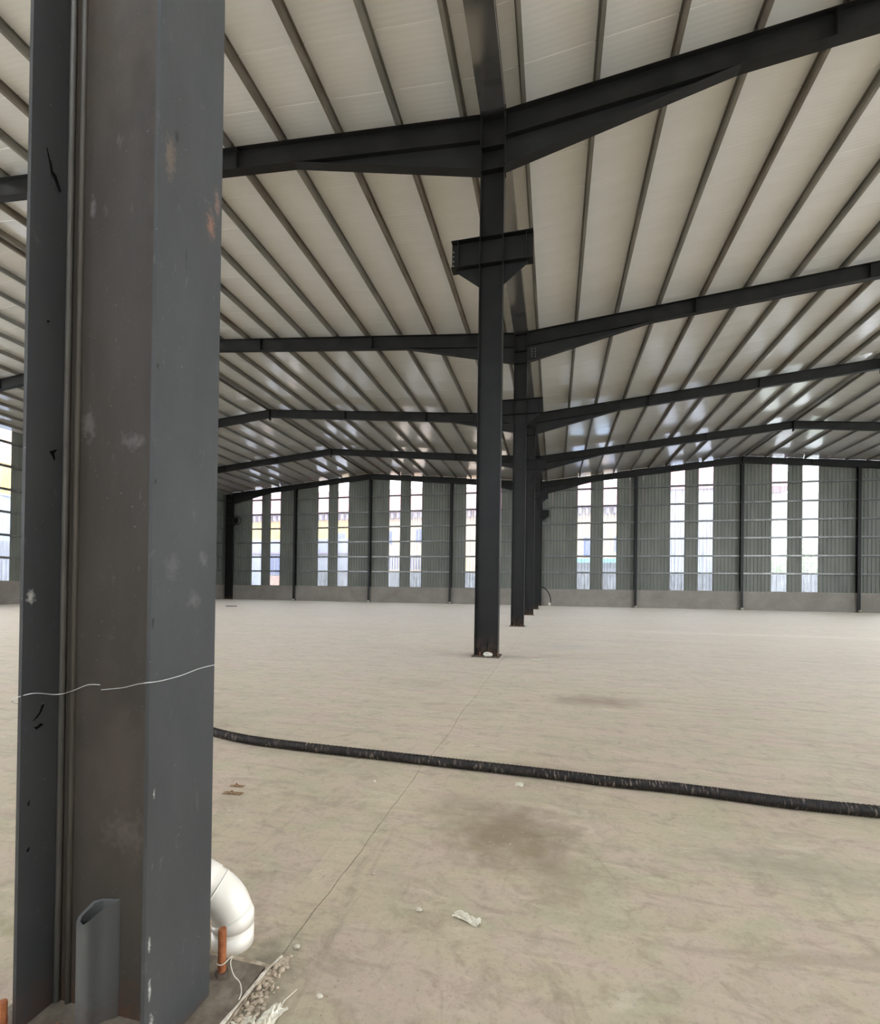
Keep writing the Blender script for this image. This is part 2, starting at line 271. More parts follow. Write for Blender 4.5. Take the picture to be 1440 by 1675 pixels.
# ------------------------------------------------------------------ geometry helpers
class MB:
    def __init__(s): s.v = []; s.f = []
    def box(s, x0, x1, y0, y1, z0, z1):
        i = len(s.v)
        s.v += [(x0, y0, z0), (x1, y0, z0), (x1, y1, z0), (x0, y1, z0), (x0, y0, z1), (x1, y0, z1), (x1, y1, z1), (x0, y1, z1)]
        s.f += [tuple(i + k for k in q) for q in ((3, 2, 1, 0), (4, 5, 6, 7), (0, 1, 5, 4), (1, 2, 6, 5), (2, 3, 7, 6), (3, 0, 4, 7))]
        return s
    def prism(s, poly, a, b, axis='y'):
        """poly of 2-D points (x,z) extruded in y, (y,z) in x, or (x,y) in z; a/b may be per-vertex functions"""
        n = len(poly); i = len(s.v)
        area = sum(poly[k][0] * poly[(k + 1) % n][1] - poly[(k + 1) % n][0] * poly[k][1] for k in range(n))
        if (area < 0) != (axis == 'y' and False): poly = poly[::-1] if area < 0 else poly
        for t in (a, b):
            for p in poly:
                tt = t(p) if callable(t) else t
                s.v.append({'y': (p[0], tt, p[1]), 'x': (tt, p[0], p[1]), 'z': (p[0], p[1], tt)}[axis])
        lo = tuple(range(i, i + n)); hi = tuple(range(i + n, i + 2 * n))
        flip = axis != 'y'
        s.f += [lo[::-1] if flip else lo, hi if flip else hi[::-1]]
        for k in range(n):
            q = (i + k, i + (k + 1) % n, i + n + (k + 1) % n, i + n + k)
            s.f.append(q if flip else q[::-1])
        return s
    def tube(s, path, rad, n=10, caps=True, jitter=0):
        path = [Vector(p) for p in path]; i0 = len(s.v); m = len(path)
        prev = None
        for k, p in enumerate(path):
            t = (path[min(k + 1, m - 1)] - path[max(k - 1, 0)]).normalized()
            if prev is None:
                a = t.cross(Vector((0, 0, 1)));
                if a.length < 0.1: a = t.cross(Vector((1, 0, 0)))
            else: a = prev - t * prev.dot(t)
            a.normalize(); prev = a; bb = t.cross(a)
            rr = rad[k] if isinstance(rad, (list, tuple)) else rad
            for j in range(n):
                g = 2 * math.pi * j / n
                s.v.append(tuple(p + a * math.cos(g) * rr + bb * math.sin(g) * rr))
        for k in range(m - 1):
            for j in range(n):
                s.f.append((i0 + k * n + j, i0 + k * n + (j + 1) % n, i0 + (k + 1) * n + (j + 1) % n, i0 + (k + 1) * n + j))
        if caps:
            s.f.append(tuple(i0 + j for j in range(n))[::-1]); s.f.append(tuple(i0 + (m - 1) * n + j for j in range(n)))
        return s
    def rock(s, c, r, seed, flat=0.7, n=7, m=4):
        q = random.Random(seed); i = len(s.v)
        s.v.append((c[0], c[1], c[2] - r[2] * flat * .8))
        for a in range(1, m):
            ph = math.pi * a / m
            for b_ in range(n):
                g = 2 * math.pi * (b_ + 0.5 * (a % 2)) / n; k = q.uniform(0.75, 1.15)
                s.v.append((c[0] + r[0] * k * math.sin(ph) * math.cos(g), c[1] + r[1] * k * math.sin(ph) * math.sin(g), c[2] - r[2] * flat * math.cos(ph) * q.uniform(.85, 1.1)))
        s.v.append((c[0], c[1], c[2] + r[2] * flat))
        for b_ in range(n):
            s.f.append((i, i + 1 + (b_ + 1) % n, i + 1 + b_))
            for a in range(m - 2):
                p = i + 1 + a * n
                s.f.append((p + b_, p + (b_ + 1) % n, p + n + (b_ + 1) % n, p + n + b_))
            p = i + 1 + (m - 2) * n
            s.f.append((p + b_, p + (b_ + 1) % n, i + 1 + (m - 1) * n))
        return s
    def mesh(s, name, m, smooth=False):
        me = bpy.data.meshes.new(name); me.from_pydata(s.v, [], s.f)
        me.materials.append(m)
        if smooth: me.polygons.foreach_set('use_smooth', [True] * len(me.polygons))
        me.update(); return me
    def obj(s, name, m, parent=None, smooth=False, loc=None):
        o = bpy.data.objects.new(name, s.mesh(name, m, smooth)); COL.objects.link(o)
        if parent: o.parent = parent
        if loc: o.location = loc
        return o
def smooth_by_angle(o, ang=35):
    me = o.data; me.polygons.foreach_set('use_smooth', [True] * len(me.polygons))
    import bmesh
    bm = bmesh.new(); bm.from_mesh(me)
    for e in bm.edges:
        e.smooth = not (len(e.link_faces) == 2 and e.calc_face_angle(0) > math.radians(ang))
    bm.to_mesh(me); bm.free()
def inst(me, parent=None, loc=(0, 0, 0), rot=None, scale=None, name=None):
    o = bpy.data.objects.new(name or me.name, me); COL.objects.link(o)
    if parent: o.parent = parent
    o.location = loc
    if rot: o.rotation_euler = rot
    if scale: o.scale = scale
    return o
def thing(name, label=None, cat=None, loc=(0, 0, 0), group=None, kind=None):
    o = bpy.data.objects.new(name, None); COL.objects.link(o); o.location = loc; o.empty_display_size = 0.2
    return tag(o, label, cat, group, kind)
def tag(o, label=None, cat=None, group=None, kind=None):
    if label: o['label'] = label
    if cat: o['category'] = cat
    if group: o['group'] = group
    if kind: o['kind'] = kind
    return o
def spline(pts, n=12):
    pts = [Vector(p) for p in pts]; o = []
    for i in range(len(pts) - 1):
        p0 = pts[max(i - 1, 0)]; p1 = pts[i]; p2 = pts[i + 1]; p3 = pts[min(i + 2, len(pts) - 1)]
        for k in range(n):
            t = k / n
            o.append(0.5 * ((2 * p1) + (p2 - p0) * t + (2 * p0 - 5 * p1 + 4 * p2 - p3) * t * t + (3 * p1 - p0 - 3 * p2 + p3) * t ** 3))
    o.append(pts[-1]); return o

# ------------------------------------------------------------------ building numbers
SX = 7.66                       # end-wall post spacing
SPAN = 4 * SX                   # 30.64
RX = 2 * SX                     # ridge at 15.32
FY = [1.14, 9.10, 17.05, 25.02, 33.01, 40.95]   # frames
YB = 41.28                      # inner face of the end-wall sheets
PH = 1.43                       # plinth height
GZ = [2.82, 4.19, 5.58, 6.95, 8.34, 9.78]
def zt(x):                      # top of the rafters
    x = abs(x); d = x if x <= RX else SPAN - x
    return 10.43 + 0.0905 * d
PUR = 0.18                      # purlin depth

# ------------------------------------------------------------------ ground, floor
tag(MB().box(-90, 90, -60, 120, -0.5, -0.22).obj('ground', GROUND), kind='structure')
fl = tag(MB().box(-31.2, 31.2, -8, 41.4, -0.22, -0.035).obj('floor', simple('dark_joint_base', (0.06, 0.05, 0.04, 1), (0.09, 0.075, 0.06, 1), 5, 0.95)), kind='structure')
def jx(y, sd):                  # wandering joint line between the two floor slabs
    return 0.352 + 0.012 * noise.noise(Vector((0.3, y * 1.3, 0))) * 2 + 0.006 * noise.noise(Vector((4.0, y * 9, 0))) + sd * (0.0016 + 0.0012 * noise.noise(Vector((7.0, y * 5, 1))))
ys = [-8, -3, -1, 0] + [0.03 * k for k in range(1, 300)] + [9.0 + 0.5 * k for k in range(65)] + [41.4]
for sd, xo in ((-1, -31.2), (1, 31.2)):
    m = MB(); n = len(ys)
    for y in ys: m.v += [(jx(y, sd), y, 0), (xo, y, 0), (jx(y, sd), y, -0.035), (xo, y, -0.035)]
    for k in range(n - 1):
        p = 4 * k; q = p + 4
        top = (p, q, q + 1, p + 1); m.f.append(top if sd < 0 else top[::-1])
        side = (p, p + 2, q + 2, q); m.f.append(side if sd < 0 else side[::-1])
    m.obj('slab', FLOOR, fl)

# ------------------------------------------------------------------ roof
ceil = thing('ceiling', kind='structure')
# one sheet of each of the four slopes, chamfered along both long edges, 1 m wide, running from gutter to ridge
def roof_sheet(xa, xb):
    m = MB(); wd = 0.994; ch = 0.006; prof = [(0, ch), (ch, 0), (wd - ch, 0), (wd, ch), (wd, 0.07), (0, 0.07)]
    n = len(prof)
    for x in (xa, xb):
        for y, z in prof: m.v.append((x, y, zt(x) + PUR + z))
    for k in range(n): m.f.append((k, n + k, n + (k + 1) % n, (k + 1) % n))
    m.f += [tuple(range(n))[::-1], tuple(range(n, 2 * n))]
    return m.mesh('roof_panel', ROOF)
slopes = [(-31.1, -RX), (-RX, -0.24), (0.24, RX), (RX, 31.1)]
for xa, xb in slopes:
    me = roof_sheet(xa, xb); mc = me.copy(); mc.name = 'added_daylight_panel'; mc.materials.clear(); mc.materials.append(CLEAR)
    y = -8.4; k = 0
    lim = 21.5 if xa > 10 else (9.5 if xb < -10 else 4.0)          # unseen clear sheets added over near and outer parts for more daylight
    while y < 41.4:
        inst(mc if (y < lim and k % 5 == 0) else me, ceil, (0, y, 0)); y += 0.994; k += 1
# Z purlins, one piece per bay
def purlin_mesh(x, L, flip, m):
    q = MB(); t = 0.004; w_ = 0.065; h = PUR; s_ = -1 if flip else 1
    z0 = zt(x)
    q.box(-t / 2, t / 2, 0, L, z0, z0 + h)
    for a, bb, za in ((0, w_ * s_, z0), (0, -w_ * s_, z0 + h - t)):
        q.box(min(a, bb), max(a, bb), 0, L, za, za + t)
    q.box(w_ * s_ - t / 2, w_ * s_ + t / 2, 0, L, z0, z0 + 0.02)
    return q.mesh('purlin', m)
px = [0.57 + 1.322 * k for k in range(11)] + [15.12]
allx = [-x for x in px] + px + [-(SPAN - x) for x in px] + [SPAN - x for x in px]
bays = [(FY[i], FY[i + 1]) for i in range(5)]
for x in allx:
    out = abs(x) > RX
    if x > 26: continue
    me = {}
    for i, (ya, yb) in enumerate(bays):
        mm = GALVD if R.random() < 0.3 else GALV
        if mm.name not in me: me[mm.name] = purlin_mesh(x, 7.99, (x < 0) ^ out, mm)
        if yb < 20 and abs(x) > 29: continue
        inst(me[mm.name], ceil, (x, ya, 0))
# ridge caps inside
for x in (-RX, RX):
    MB().prism([(x - 0.3, zt(x - .3) + PUR - .003), (x, zt(x) + PUR - .003), (x + 0.3, zt(x - .3) + PUR - .003), (x + .3, zt(x - .3) + PUR - .012), (x, zt(x) + PUR - .012), (x - .3, zt(x - .3) + PUR - .012)], -8, 41.2).obj('ridge_flashing', ROOF, ceil)

# valley gutter
g = thing('valley_gutter', 'long shiny steel box gutter lying along the tops of the centre columns', 'gutter')
prof = [(-0.30, 10.66), (-0.235, 10.64), (-0.235, 10.435), (0.235, 10.435), (0.235, 10.64), (0.30, 10.66), (0.30, 10.664), (0.231, 10.646), (0.231, 10.44), (-0.231, 10.44), (-0.231, 10.646), (-0.30, 10.664)]
for i, (ya, yb) in enumerate([(-8, 5.1), (5.1, 13.1), (13.1, 21.0), (21.0, 29.0), (29.0, 41.2)]):
    m = MB(); n = len(prof); ya2 = ya - (0.04 if i else 0)
    dz = 0.004 * (i % 2)
    m.v += [(x, ya2, z + dz) for x, z in prof] + [(x, yb, z + dz) for x, z in prof]
    m.f += [(k, (k + 1) % n, n + (k + 1) % n, n + k) for k in range(n)]
    m.obj('gutter_length', GUT, g)
MB().prism([(-0.3, 10.66), (0.3, 10.66), (0.3, 10.75), (-0.3, 10.75)], -8, 41.2).obj('gutter_cover', ROOF, g)

# ------------------------------------------------------------------ columns
ORD = ['first', 'second', 'third', 'fourth', 'fifth', 'sixth']
bolt_me = MB().tube([(0, 0, 0), (0, 0, 0.075)], 0.012, 8).mesh('anchor_bolt', RUSTBAR)
nut_me = MB().tube([(0, 0, 0.0), (0, 0, 0.022)], 0.022, 6).mesh('nut', DARKRUST)
def bracket(t, xf, sg, mm, L=0.56):
    """crane bracket on the flange face xf, pointing in direction sg"""
    z0, z1 = 7.55, 8.07; xa, xb = sorted((xf, xf + sg * L))
    br = MB().box(xa, xb, -0.005, 0.005, z0, z1)
    br.box(xa, xb, -0.11, 0.11, z1 - 0.008, z1 + 0.006).box(xa, xb, -0.11, 0.11, z0 - 0.006, z0 + 0.008)
    o = br.obj('bracket', mm, t)
    xe = xf + sg * L
    gu = MB().prism([(xf, z0 - 0.006), (xe - sg * 0.1, z0 - 0.006), (xe - sg * 0.1, z0 - 0.05), (xf, z0 - 0.40)], -0.006, 0.006)
    gu.obj('gusset_plate', mm, o)
    MB().box(min(xe - sg * .13, xe - sg * .14), max(xe - sg * .13, xe - sg * .14), -0.1, 0.1, z0 + .008, z1 - .008).obj('stiffener', mm, o)
    if sg < 0:
        for k in range(4): MB().tube([(xe + 0.03, -0.008, z0 + 0.1 + 0.09 * k), (xe + 0.03, 0.008, z0 + 0.1 + 0.09 * k)], 0.010, 8).obj('bolt', WIRE, o)  # pale discs stand in for light dots at the bracket's bolt holes
def column(x, y, label, xl, xr, top, near=False, sides=(-1, 1), group=None, fw_=0.24, junk=True):
    t = thing('steel_column', label, 'column', (x, y, 0), group)
    tf = 0.012; h = fw_ / 2
    ml, mrr, mw = (FLL, FLR, WEB) if near else (STEEL, STEEL, STEEL)
    zb = 0.022
    MB().box(xl, xl + tf, -h, h, zb, top).obj('flange', ml, t)
    MB().box(xr - tf, xr, -h, h, zb, top).obj('flange', mrr, t)
    MB().box(xl + tf, xr - tf, -0.005, 0.005, zb, top).obj('web', mw, t)
    pe = 0.10 if near else 0.035
    pl = MB().box(xl - pe, xr + pe, -h - 0.09, h + 0.14, 0.0, zb).obj('base_plate', DUSTPL if near else DARKRUST, t)
    MB().box(xl - .02, xr + .02, -h - .01, h + .01, top, top + 0.012).obj('cap_plate', STEEL, t)
    # stiffeners inside the web
    for z in (top - 0.02, top - 0.62 if not near else top - .62, 8.06, 7.55, top - 1.06):
        for a, bb in ((-h, -0.005), (0.005, h)):
            MB().box(xl + tf, xr - tf, a, bb, z - 0.006, z + 0.006).obj('stiffener', mw if near else STEEL, t)
    for sd in sides: bracket(t, xr if sd > 0 else xl, sd, STEEL)
    if not near:
        # small upright stiffener on the foot of the web
        MB().prism([(-h, zb), (-0.005, zb), (-0.005, 0.34), (-0.03, 0.34), (-h, 0.12)], 0.0 + (xl + xr) / 2 - 0.005, (xl + xr) / 2 + 0.005, 'x').obj('stiffener', STEEL, t)
        for bx_, by_ in ((xl + .12, -h - .03), (xr - .12, -h - .03), (xl + .12, h + .06), (xr - .12, h + .06)):
            bo = inst(bolt_me, t, (bx_, by_, zb)); inst(nut_me, bo, (0, 0, 0.0))
    return t
near = column(0, FY[0], 'huge near grey steel column with scraped paint, wire and brown web, filling the left of the view', -0.205, 0.24, zt(0) - .03, near=True)
# details of the near column
MB().box(-0.193, -0.183, -0.016, -0.005, 0.02, 10.3).tube([(-0.186, -0.012, 0.02), (-0.186, -0.012, 10.3)], 0.0085, 8).obj('weld_bead', simple('shiny_weld_paint', (0.13, 0.125, 0.115, 1), (0.17, 0.165, 0.15, 1), 30, 0.3, stretch=(1, 1, .2)), near, True)
MB().tube([(-0.150, -0.006, 0.02), (-0.150, -0.006, 10.3)], 0.009, 8).obj('weld_bead', simple('brown_weld_paint', (0.115, 0.103, 0.09, 1), (0.14, 0.128, 0.112, 1), 30, 0.35, stretch=(1, 1, .2)), near, True)
# hollow stub on the foot of the web (camera-facing), open top with a scooped rim
st = MB(); zts = [0.335, 0.372]
outer = [(-0.052, -0.060), (-0.046, -0.070), (-0.030, -0.073), (-0.014, -0.070), (-0.007, -0.062), (-0.003, -0.050), (0.010, -0.030), (0.032, -0.014), (0.036, -0.005), (-0.03, -0.005), (-0.046, -0.02)]
inner = [(x * 0.84 - 0.001, -0.008 + (y + 0.005) * 0.86) for x, y in outer]
def ztop(p): return 0.326 + 0.55 * (p[1] + 0.07) - 0.010 * math.exp(-((p[0] + 0.03) / 0.012) ** 2)
n = len(outer); 
st.v += [(x, y, 0.022) for x, y in outer] + [(x, y, ztop((x, y))) for x, y in outer] + [(x, y, ztop((x, y)) - .002) for x, y in inner] + [(x, y, 0.10) for x, y in inner]
for k in range(n):
    kk = (k + 1) % n
    for a_, b_ in ((0, n), (n, 2 * n), (2 * n, 3 * n)): st.f.append((a_ + k, a_ + kk, b_ + kk, b_ + k))
st.f.append(tuple(range(3 * n, 4 * n)))
so = tag(st.obj('hollow_stub', worn('stub_paint', (0.095, 0.094, 0.09, 1), (0.13, 0.127, 0.12, 1), [((0, -.05, 0), (0.3, 0.3, 0.12), RUST, 0.35, 30)]), near), 'short hollow steel stub welded to the foot of the web')
smooth_by_angle(so, 40)
# torn paint flaps on the left flange (thin curled flakes with dark gaps)
BLACKM = simple('bare_black_scale', (0.004, 0.004, 0.004, 1), (0.007, 0.006, 0.006, 1), 20, 0.9, spec=0.05)
def gash(pts, th=0.0025):     # pts (y,z) on the inner face of the left flange
    MB().prism([(y - FY[0], z) for y, z in pts], -0.193, -0.193 + th, 'x').obj('paint_gash', BLACKM, near)
gash([(1.060, 2.545), (1.066, 2.52), (1.074, 2.485), (1.084, 2.47), (1.100, 2.445), (1.102, 2.452), (1.088, 2.486), (1.078, 2.49), (1.067, 2.525)])
gash([(1.083, 1.668), (1.092, 1.655), (1.097, 1.645), (1.099, 1.652), (1.096, 1.664), (1.104, 1.680), (1.098, 1.677), (1.090, 1.672)])
gash([(1.050, 0.885), (1.058, 0.893), (1.068, 0.905), (1.075, 0.925), (1.081, 0.926), (1.073, 0.906), (1.062, 0.892)])
gash([(1.055, 0.868), (1.062, 0.866), (1.072, 0.873), (1.08, 0.868), (1.068, 0.862), (1.060, 0.858)])
gash([(1.04, 0.652), (1.046, 0.660), (1.043, 0.645)]); gash([(1.04, 0.52), (1.048, 0.527), (1.044, 0.514)]); gash([(1.07, 2.047), (1.078, 2.05), (1.072, 2.04)])
# wire tied round the near column: two loose ends
wl = thing('tie_wire', 'thin loose wire strand sagging across the left flange of the near column', 'wire')
MB().tube(spline([(-0.212, 1.10, 0.935), (-0.214, 1.03, 0.938), (-0.206, 1.006, 0.955), (-0.185, 1.045, 0.966), (-0.17, 1.10, 0.952), (-0.13, 1.112, 0.962), (-0.075, 1.115, 0.983), (-0.035, 1.120, 0.985)], 8), 0.0013, 5).obj('strand', WIRE, wl)
wr = thing('tie_wire', 'thin loose wire strand curving over the right flange of the near column', 'wire')
MB().tube(spline([(-0.025, 1.115, 0.972), (0.06, 1.105, 0.985), (0.16, 1.06, 1.01), (0.236, 1.012, 1.027), (0.246, 1.05, 1.026), (0.245, 1.12, 1.028), (0.245, 1.19, 1.036), (0.245, 1.252, 1.037), (0.23, 1.266, 1.03)], 8), 0.0013, 5).obj('strand', WIRE, wr)
# its tall rusty anchor bolts
def abolt(x, y, z1, label):
    t = thing('anchor_bolt', label, 'bolt', (x, y, 0.022))
    MB().tube([(0, 0, 0), (0, 0, z1 - .03), (0, 0, z1 - 0.024), (0.0, 0, z1 - .022)], [0.0125, 0.0125, 0.0115, 0.004], 14).obj('rod', RUSTBAR, t)
    m = MB()
    for k in range(int((z1 - .05) / 0.004)):
        if 0.02 < k * 0.004 < 0.05: m.tube([(0, 0, k * 0.004), (0, 0, k * 0.004 + .002)], 0.0132, 12)
    m.obj('thread', RUSTBAR, t)
    MB().tube([(0, 0, 0.0), (0, 0, 0.014)], 0.02, 6).obj('nut', DARKRUST, t)
abolt(0.226, 1.335, 0.152 + .022, 'tall orange rusted anchor bolt in front of the white drain pipe')
abolt(-0.222, 1.005, 0.118, 'rusted anchor bolt at the left foot of the near column, bottom left corner')
abolt(-0.085, 1.045, 0.045, 'short rusted bolt head between the flanges at the foot of the near column')

names = ['', 'second steel column of the centre row, tall and dark with a crane bracket', 'third steel column of the centre row, behind the tall dark one',
         'fourth steel column of the centre row, half hidden behind the third', 'fifth steel column of the centre row, near the end wall', 'steel column of the centre row standing against the end wall']
for i in range(1, 6): column(0, FY[i], names[i], -0.215, 0.24, zt(0) - .03)
for i in range(1, 6):
    column(-SPAN, FY[i], ('steel side column against the left wall, %s from the end wall' % ['fifth', 'fourth', 'third', 'second', 'first'][i - 1]) if i < 5 else 'steel corner column where the left wall meets the end wall', 0.05, 0.82, zt(SPAN) - .03, sides=(1,))
for i in range(3, 6):
    column(SPAN, FY[i], ('steel side column at the right edge of the hall, %s from the end wall' % ['third', 'second', 'first'][i - 3]) if i < 5 else 'steel corner column at the right end of the end wall', -0.82, -0.05, zt(SPAN) - .03, sides=(-1,))

# end-wall posts
PAD = simple('pale_concrete_lump', (0.5, 0.48, 0.43, 1), (0.66, 0.63, 0.56, 1), 20, 0.9)
posts = {-3: 'first post on the end wall to the right of the left corner', -2: 'post on the end wall under the ridge of the left roof',
         -1: 'post on the end wall just left of the centre columns', 1: 'post on the end wall just right of the centre columns',
         2: 'post on the end wall under the ridge of the right roof', 3: 'post on the end wall second right of the centre columns, near the right edge of view'}
posts[3] = 'rightmost post in view on the end wall'
for k, lb in posts.items():
    t = thing('wall_post', 'dark steel ' + lb, 'post', (k * SX, 40.98, 0))
    top = zt(k * SX) - 0.5 + (0.08 if abs(k) != 2 else 0)
    for y0 in (-0.14, 0.13): MB().box(-0.1, 0.1, y0, y0 + 0.01, 0.02, top).obj('flange', STEEL, t)
    MB().box(-0.004, 0.004, -0.13, 0.13, 0.02, top).obj('web', STEEL, t)
    MB().rock((0.03, -0.2, 0.09), (0.13, 0.09, 0.13), k + 20).obj('concrete_lump', PAD, t)
    MB().box(-0.16, 0.16, -0.2, 0.18, 0, 0.02).obj('base_plate', DARKRUST, t)

# ------------------------------------------------------------------ rafters
cleat_me = MB().box(-0.006, 0.006, -0.09, 0.09, 0, 0.15).box(0.006, 0.06, -0.09, 0.09, 0, 0.008).mesh('cleat', STEEL)
SLN = {0: 'left wall to left ridge', 1: 'left ridge to centre columns', 2: 'centre columns to right ridge', 3: 'beyond the right ridge'}
FRN = ['above the near column', 'level with the tall second column', 'level with the third column', 'level with the fourth column', 'level with the fifth column', 'along the end wall top']
def rafter(i, k):
    y = FY[i]
    x0, x1 = [(-SPAN + 0.82, -RX), (-0.215, -RX), (0.24, RX), (SPAN - 0.82, RX)][k]      # column face, ridge
    sg = 1 if x1 > x0 else -1
    D = 0.46; t = thing('roof_rafter', 'dark rafter %s, %s' % (FRN[i], SLN[k]), 'rafter', (0, y, 0))
    f = 0.012; hw = 0.1
    def P(x, d): return (x, zt(x) - d)
    MB().prism([P(x0, f), P(x1, f), P(x1, D - f), P(x0, D - f + .04)], -0.004, 0.004).obj('web', STEEL, t)
    MB().prism([P(x0, 0), P(x1, 0), P(x1, f), P(x0, f)], -hw, hw).obj('top_flange', STEEL, t)
    MB().prism([P(x0, D - f + .04), P(x1, D - f), P(x1, D), P(x0, D + .04)], -hw, hw).obj('bottom_flange', STEEL, t)
    xh = x0 + sg * 4.15; H = 1.06
    MB().prism([P(x0, D + .04), P(xh, D), P(x0, H - f)], -0.004, 0.004).obj('haunch_web', STEEL2, t)
    MB().prism([P(x0, H - f), P(xh, D - .0), P(xh, D + f), P(x0, H)], -hw, hw).obj('haunch_flange', STEEL2, t)
    MB().prism([(x0, zt(x0) + .08), (x0 + sg * .016, zt(x0) + .08), (x0 + sg * .016, zt(x0) - 1.14), (x0, zt(x0) - 1.14)], -0.11, 0.11).obj('end_plate', STEEL, t)
    MB().prism([(x1, zt(x1) + .03), (x1 - sg * .014, zt(x1) + .03), (x1 - sg * .014, zt(x1) - .62), (x1, zt(x1) - .62)], -0.11, 0.11).obj('ridge_plate', STEEL, t)
    for fr_ in (0.36, 0.68):
        xs = x0 + (x1 - x0) * fr_
        MB().prism([(xs, zt(xs) - f), (xs + .01, zt(xs) - f), (xs + .01, zt(xs) - D + f), (xs, zt(xs) - D + f)], -hw, hw).obj('stiffener', STEEL, t)
    for x in allx:
        if (min(x0, x1) < x < max(x0, x1)) and i > 0: inst(cleat_me, t, (x + (0.01 if x > 0 else -.01), 0, zt(x)), rot=(0, 0, 0 if x > 0 else math.pi))
    if i == 2 and k == 2:
        for a in range(2):
            for c_ in range(4): MB().tube([(0.40 + 0.12 * a, -0.012, zt(.4) - 0.62 - 0.09 * c_), (0.40 + 0.12 * a, 0.012, zt(.4) - 0.62 - 0.09 * c_)], 0.011, 8).obj('bolt', WIRE, t)  # pale discs in place of daylight seen through holes in the haunch
for i in range(6):
    for k in range(4):
        if i < 1 and k in (0, 3): continue
        rafter(i, k)

# ------------------------------------------------------------------ walls
wb = thing('wall_back', kind='structure')
MB().box(-31.0, 31.0, 41.06, 41.32, -0.2, PH).obj('plinth', PLINTH, wb)
def ribbed(x0, x1, ztop_fn, z0, p=0.2555, d=0.032, th=0.004, y0=0.0):
    """corrugated sheet standing in the xz plane, ribs pointing out (+y)"""
    xs = []; n = max(1, round((x1 - x0) / p)); p = (x1 - x0) / n
    for k in range(n):
        a = x0 + k * p
        xs += [(a, 0), (a + p * 0.30, 0), (a + p * 0.36, -d), (a + p * 0.5, -d), (a + p * 0.56, 0)]
    xs.append((x1, 0)); m = MB(); L = len(xs)
    for dy in (0, th):
        for zz in (0, 1):
            m.v += [(x, y0 + y + dy, z0 if zz == 0 else ztop_fn(x)) for x, y in xs]
    for k in range(L - 1):
        m.f.append((k, k + 1, L + k + 1, L + k)); m.f.append((2 * L + k, 3 * L + k, 3 * L + k + 1, 2 * L + k + 1))
        m.f.append((k, 2 * L + k, 2 * L + k + 1, k + 1))
    return m
def place_sheets(par, a, b_, strips_at, ztop_fn, y0, wd=1.024, period=7):
    """lay sheets from a to b_; strips_at = x where a strip starts; pattern strip, sheet, strip, then four sheets"""
    k0 = math.floor((a - strips_at) / wd); x = strips_at + k0 * wd; k = k0
    while x < b_ - 0.02:
        xa, xb = max(x, a), min(x + wd, b_)
        if xb - xa > 0.05:
            clear = (k % period) in (0, 2)
            o = ribbed(xa + .001, xb - .001, ztop_fn, PH - 0.01, y0=y0)
            o.obj('clear_panel' if clear else 'wall_panel', CLEAR if clear else SHEET, par)
        x += wd; k += 1
zr = lambda x: zt(x) + PUR - 0.005
sc = lambda x: CAMX + (x - CAMX) * 1.0063
place_sheets(wb, -31.12, -0.0, sc(-3.613 * SX), zr, YB)
place_sheets(wb, 0.0, 31.14, sc(0.408 * SX), zr, YB)
# girts, one piece per bay and height
for k in range(-4, 4):
    xa, xb = k * SX, (k + 1) * SX
    for z in GZ:
        if k in (-4, 3, -1, 0) and z > 10: continue
        q = MB().box(xa + .02, xb - .02, 41.11, 41.114, z - 0.07, z + 0.07).box(xa + .02, xb - .02, 41.11, 41.245, z + 0.066, z + 0.07).box(xa + .02, xb - .02, 41.11, 41.245, z - 0.07, z - 0.066)
        q.box(xa + .02, xb - .02, 41.241, 41.245, z - 0.07, z - 0.05)
        q.obj('girt', GIRT, wb)
MB().box(-30.9, 30.9, 41.08, 41.30, PH, PH + 0.012).obj('plinth_flashing', GIRT, wb)

wl_ = thing('wall_left', kind='structure')
MB().box(-31.2, -30.94, -8, 41.3, -0.2, PH).obj('plinth', PLINTH, wl_)
me_cache = {}
for k in range(-5, 20):
    y = 20.946 + 1.024 * k
    if k < -5 or y > 41.2: continue
    cl = (k % 7) in (0, 5) and k < 17
    nm = 'clear_panel' if cl else 'wall_panel'
    if nm not in me_cache:
        me_cache[nm] = ribbed(0.001, 1.023, lambda x: zt(-31.0) + PUR, PH - .01).mesh(nm, CLEAR if cl else SHEET)
    inst(me_cache[nm], wl_, (-31.07, y, 0), rot=(0, 0, math.pi / 2))
for i in range(2, 5):
    for z in GZ:
        MB().box(-31.0, -30.87, FY[i] + .02, FY[i + 1] - .02, z + 0.066, z + .07).box(-30.874, -30.87, FY[i] + .02, FY[i + 1] - .02, z - 0.07, z + .07).box(-31.0, -30.87, FY[i] + .02, FY[i + 1] - .02, z - 0.07, z - .066).obj('girt', GIRT, wl_)
wr_ = thing('wall_right', kind='structure')
MB().box(30.94, 31.2, -8, 41.3, -0.2, PH).obj('plinth', PLINTH, wr_)
for k in range(-2, 20):  # unseen near part left unclad to admit extra daylight
    inst(me_cache['clear_panel' if (k % 7) in (0, 5) and k < 17 else 'wall_panel'], wr_, (31.1, 20.946 + 1.024 * k, 0), rot=(0, 0, math.pi / 2))
for k in range(-8, -5):  # cladding stops here; the unseen rest stays open to brighten the hall
    inst(me_cache['clear_panel' if (k % 7) in (0, 5) else 'wall_panel'], wl_, (-31.07, 20.946 + 1.024 * k, 0), rot=(0, 0, math.pi / 2))

wf_ = thing('wall_front', kind='structure')
MB().box(-31.0, 31.0, -8.3, -8.05, -0.2, PH).obj('plinth', PLINTH, wf_)
for k in range(-30, 30):
    cl = (k % 7) in (0, 2)
    ribbed(k * 1.024 + .001, (k + 1) * 1.024 - .001, zr, PH - .01, y0=-8.12).obj('clear_panel' if cl else 'wall_panel', CLEAR if cl else SHEET, wf_)

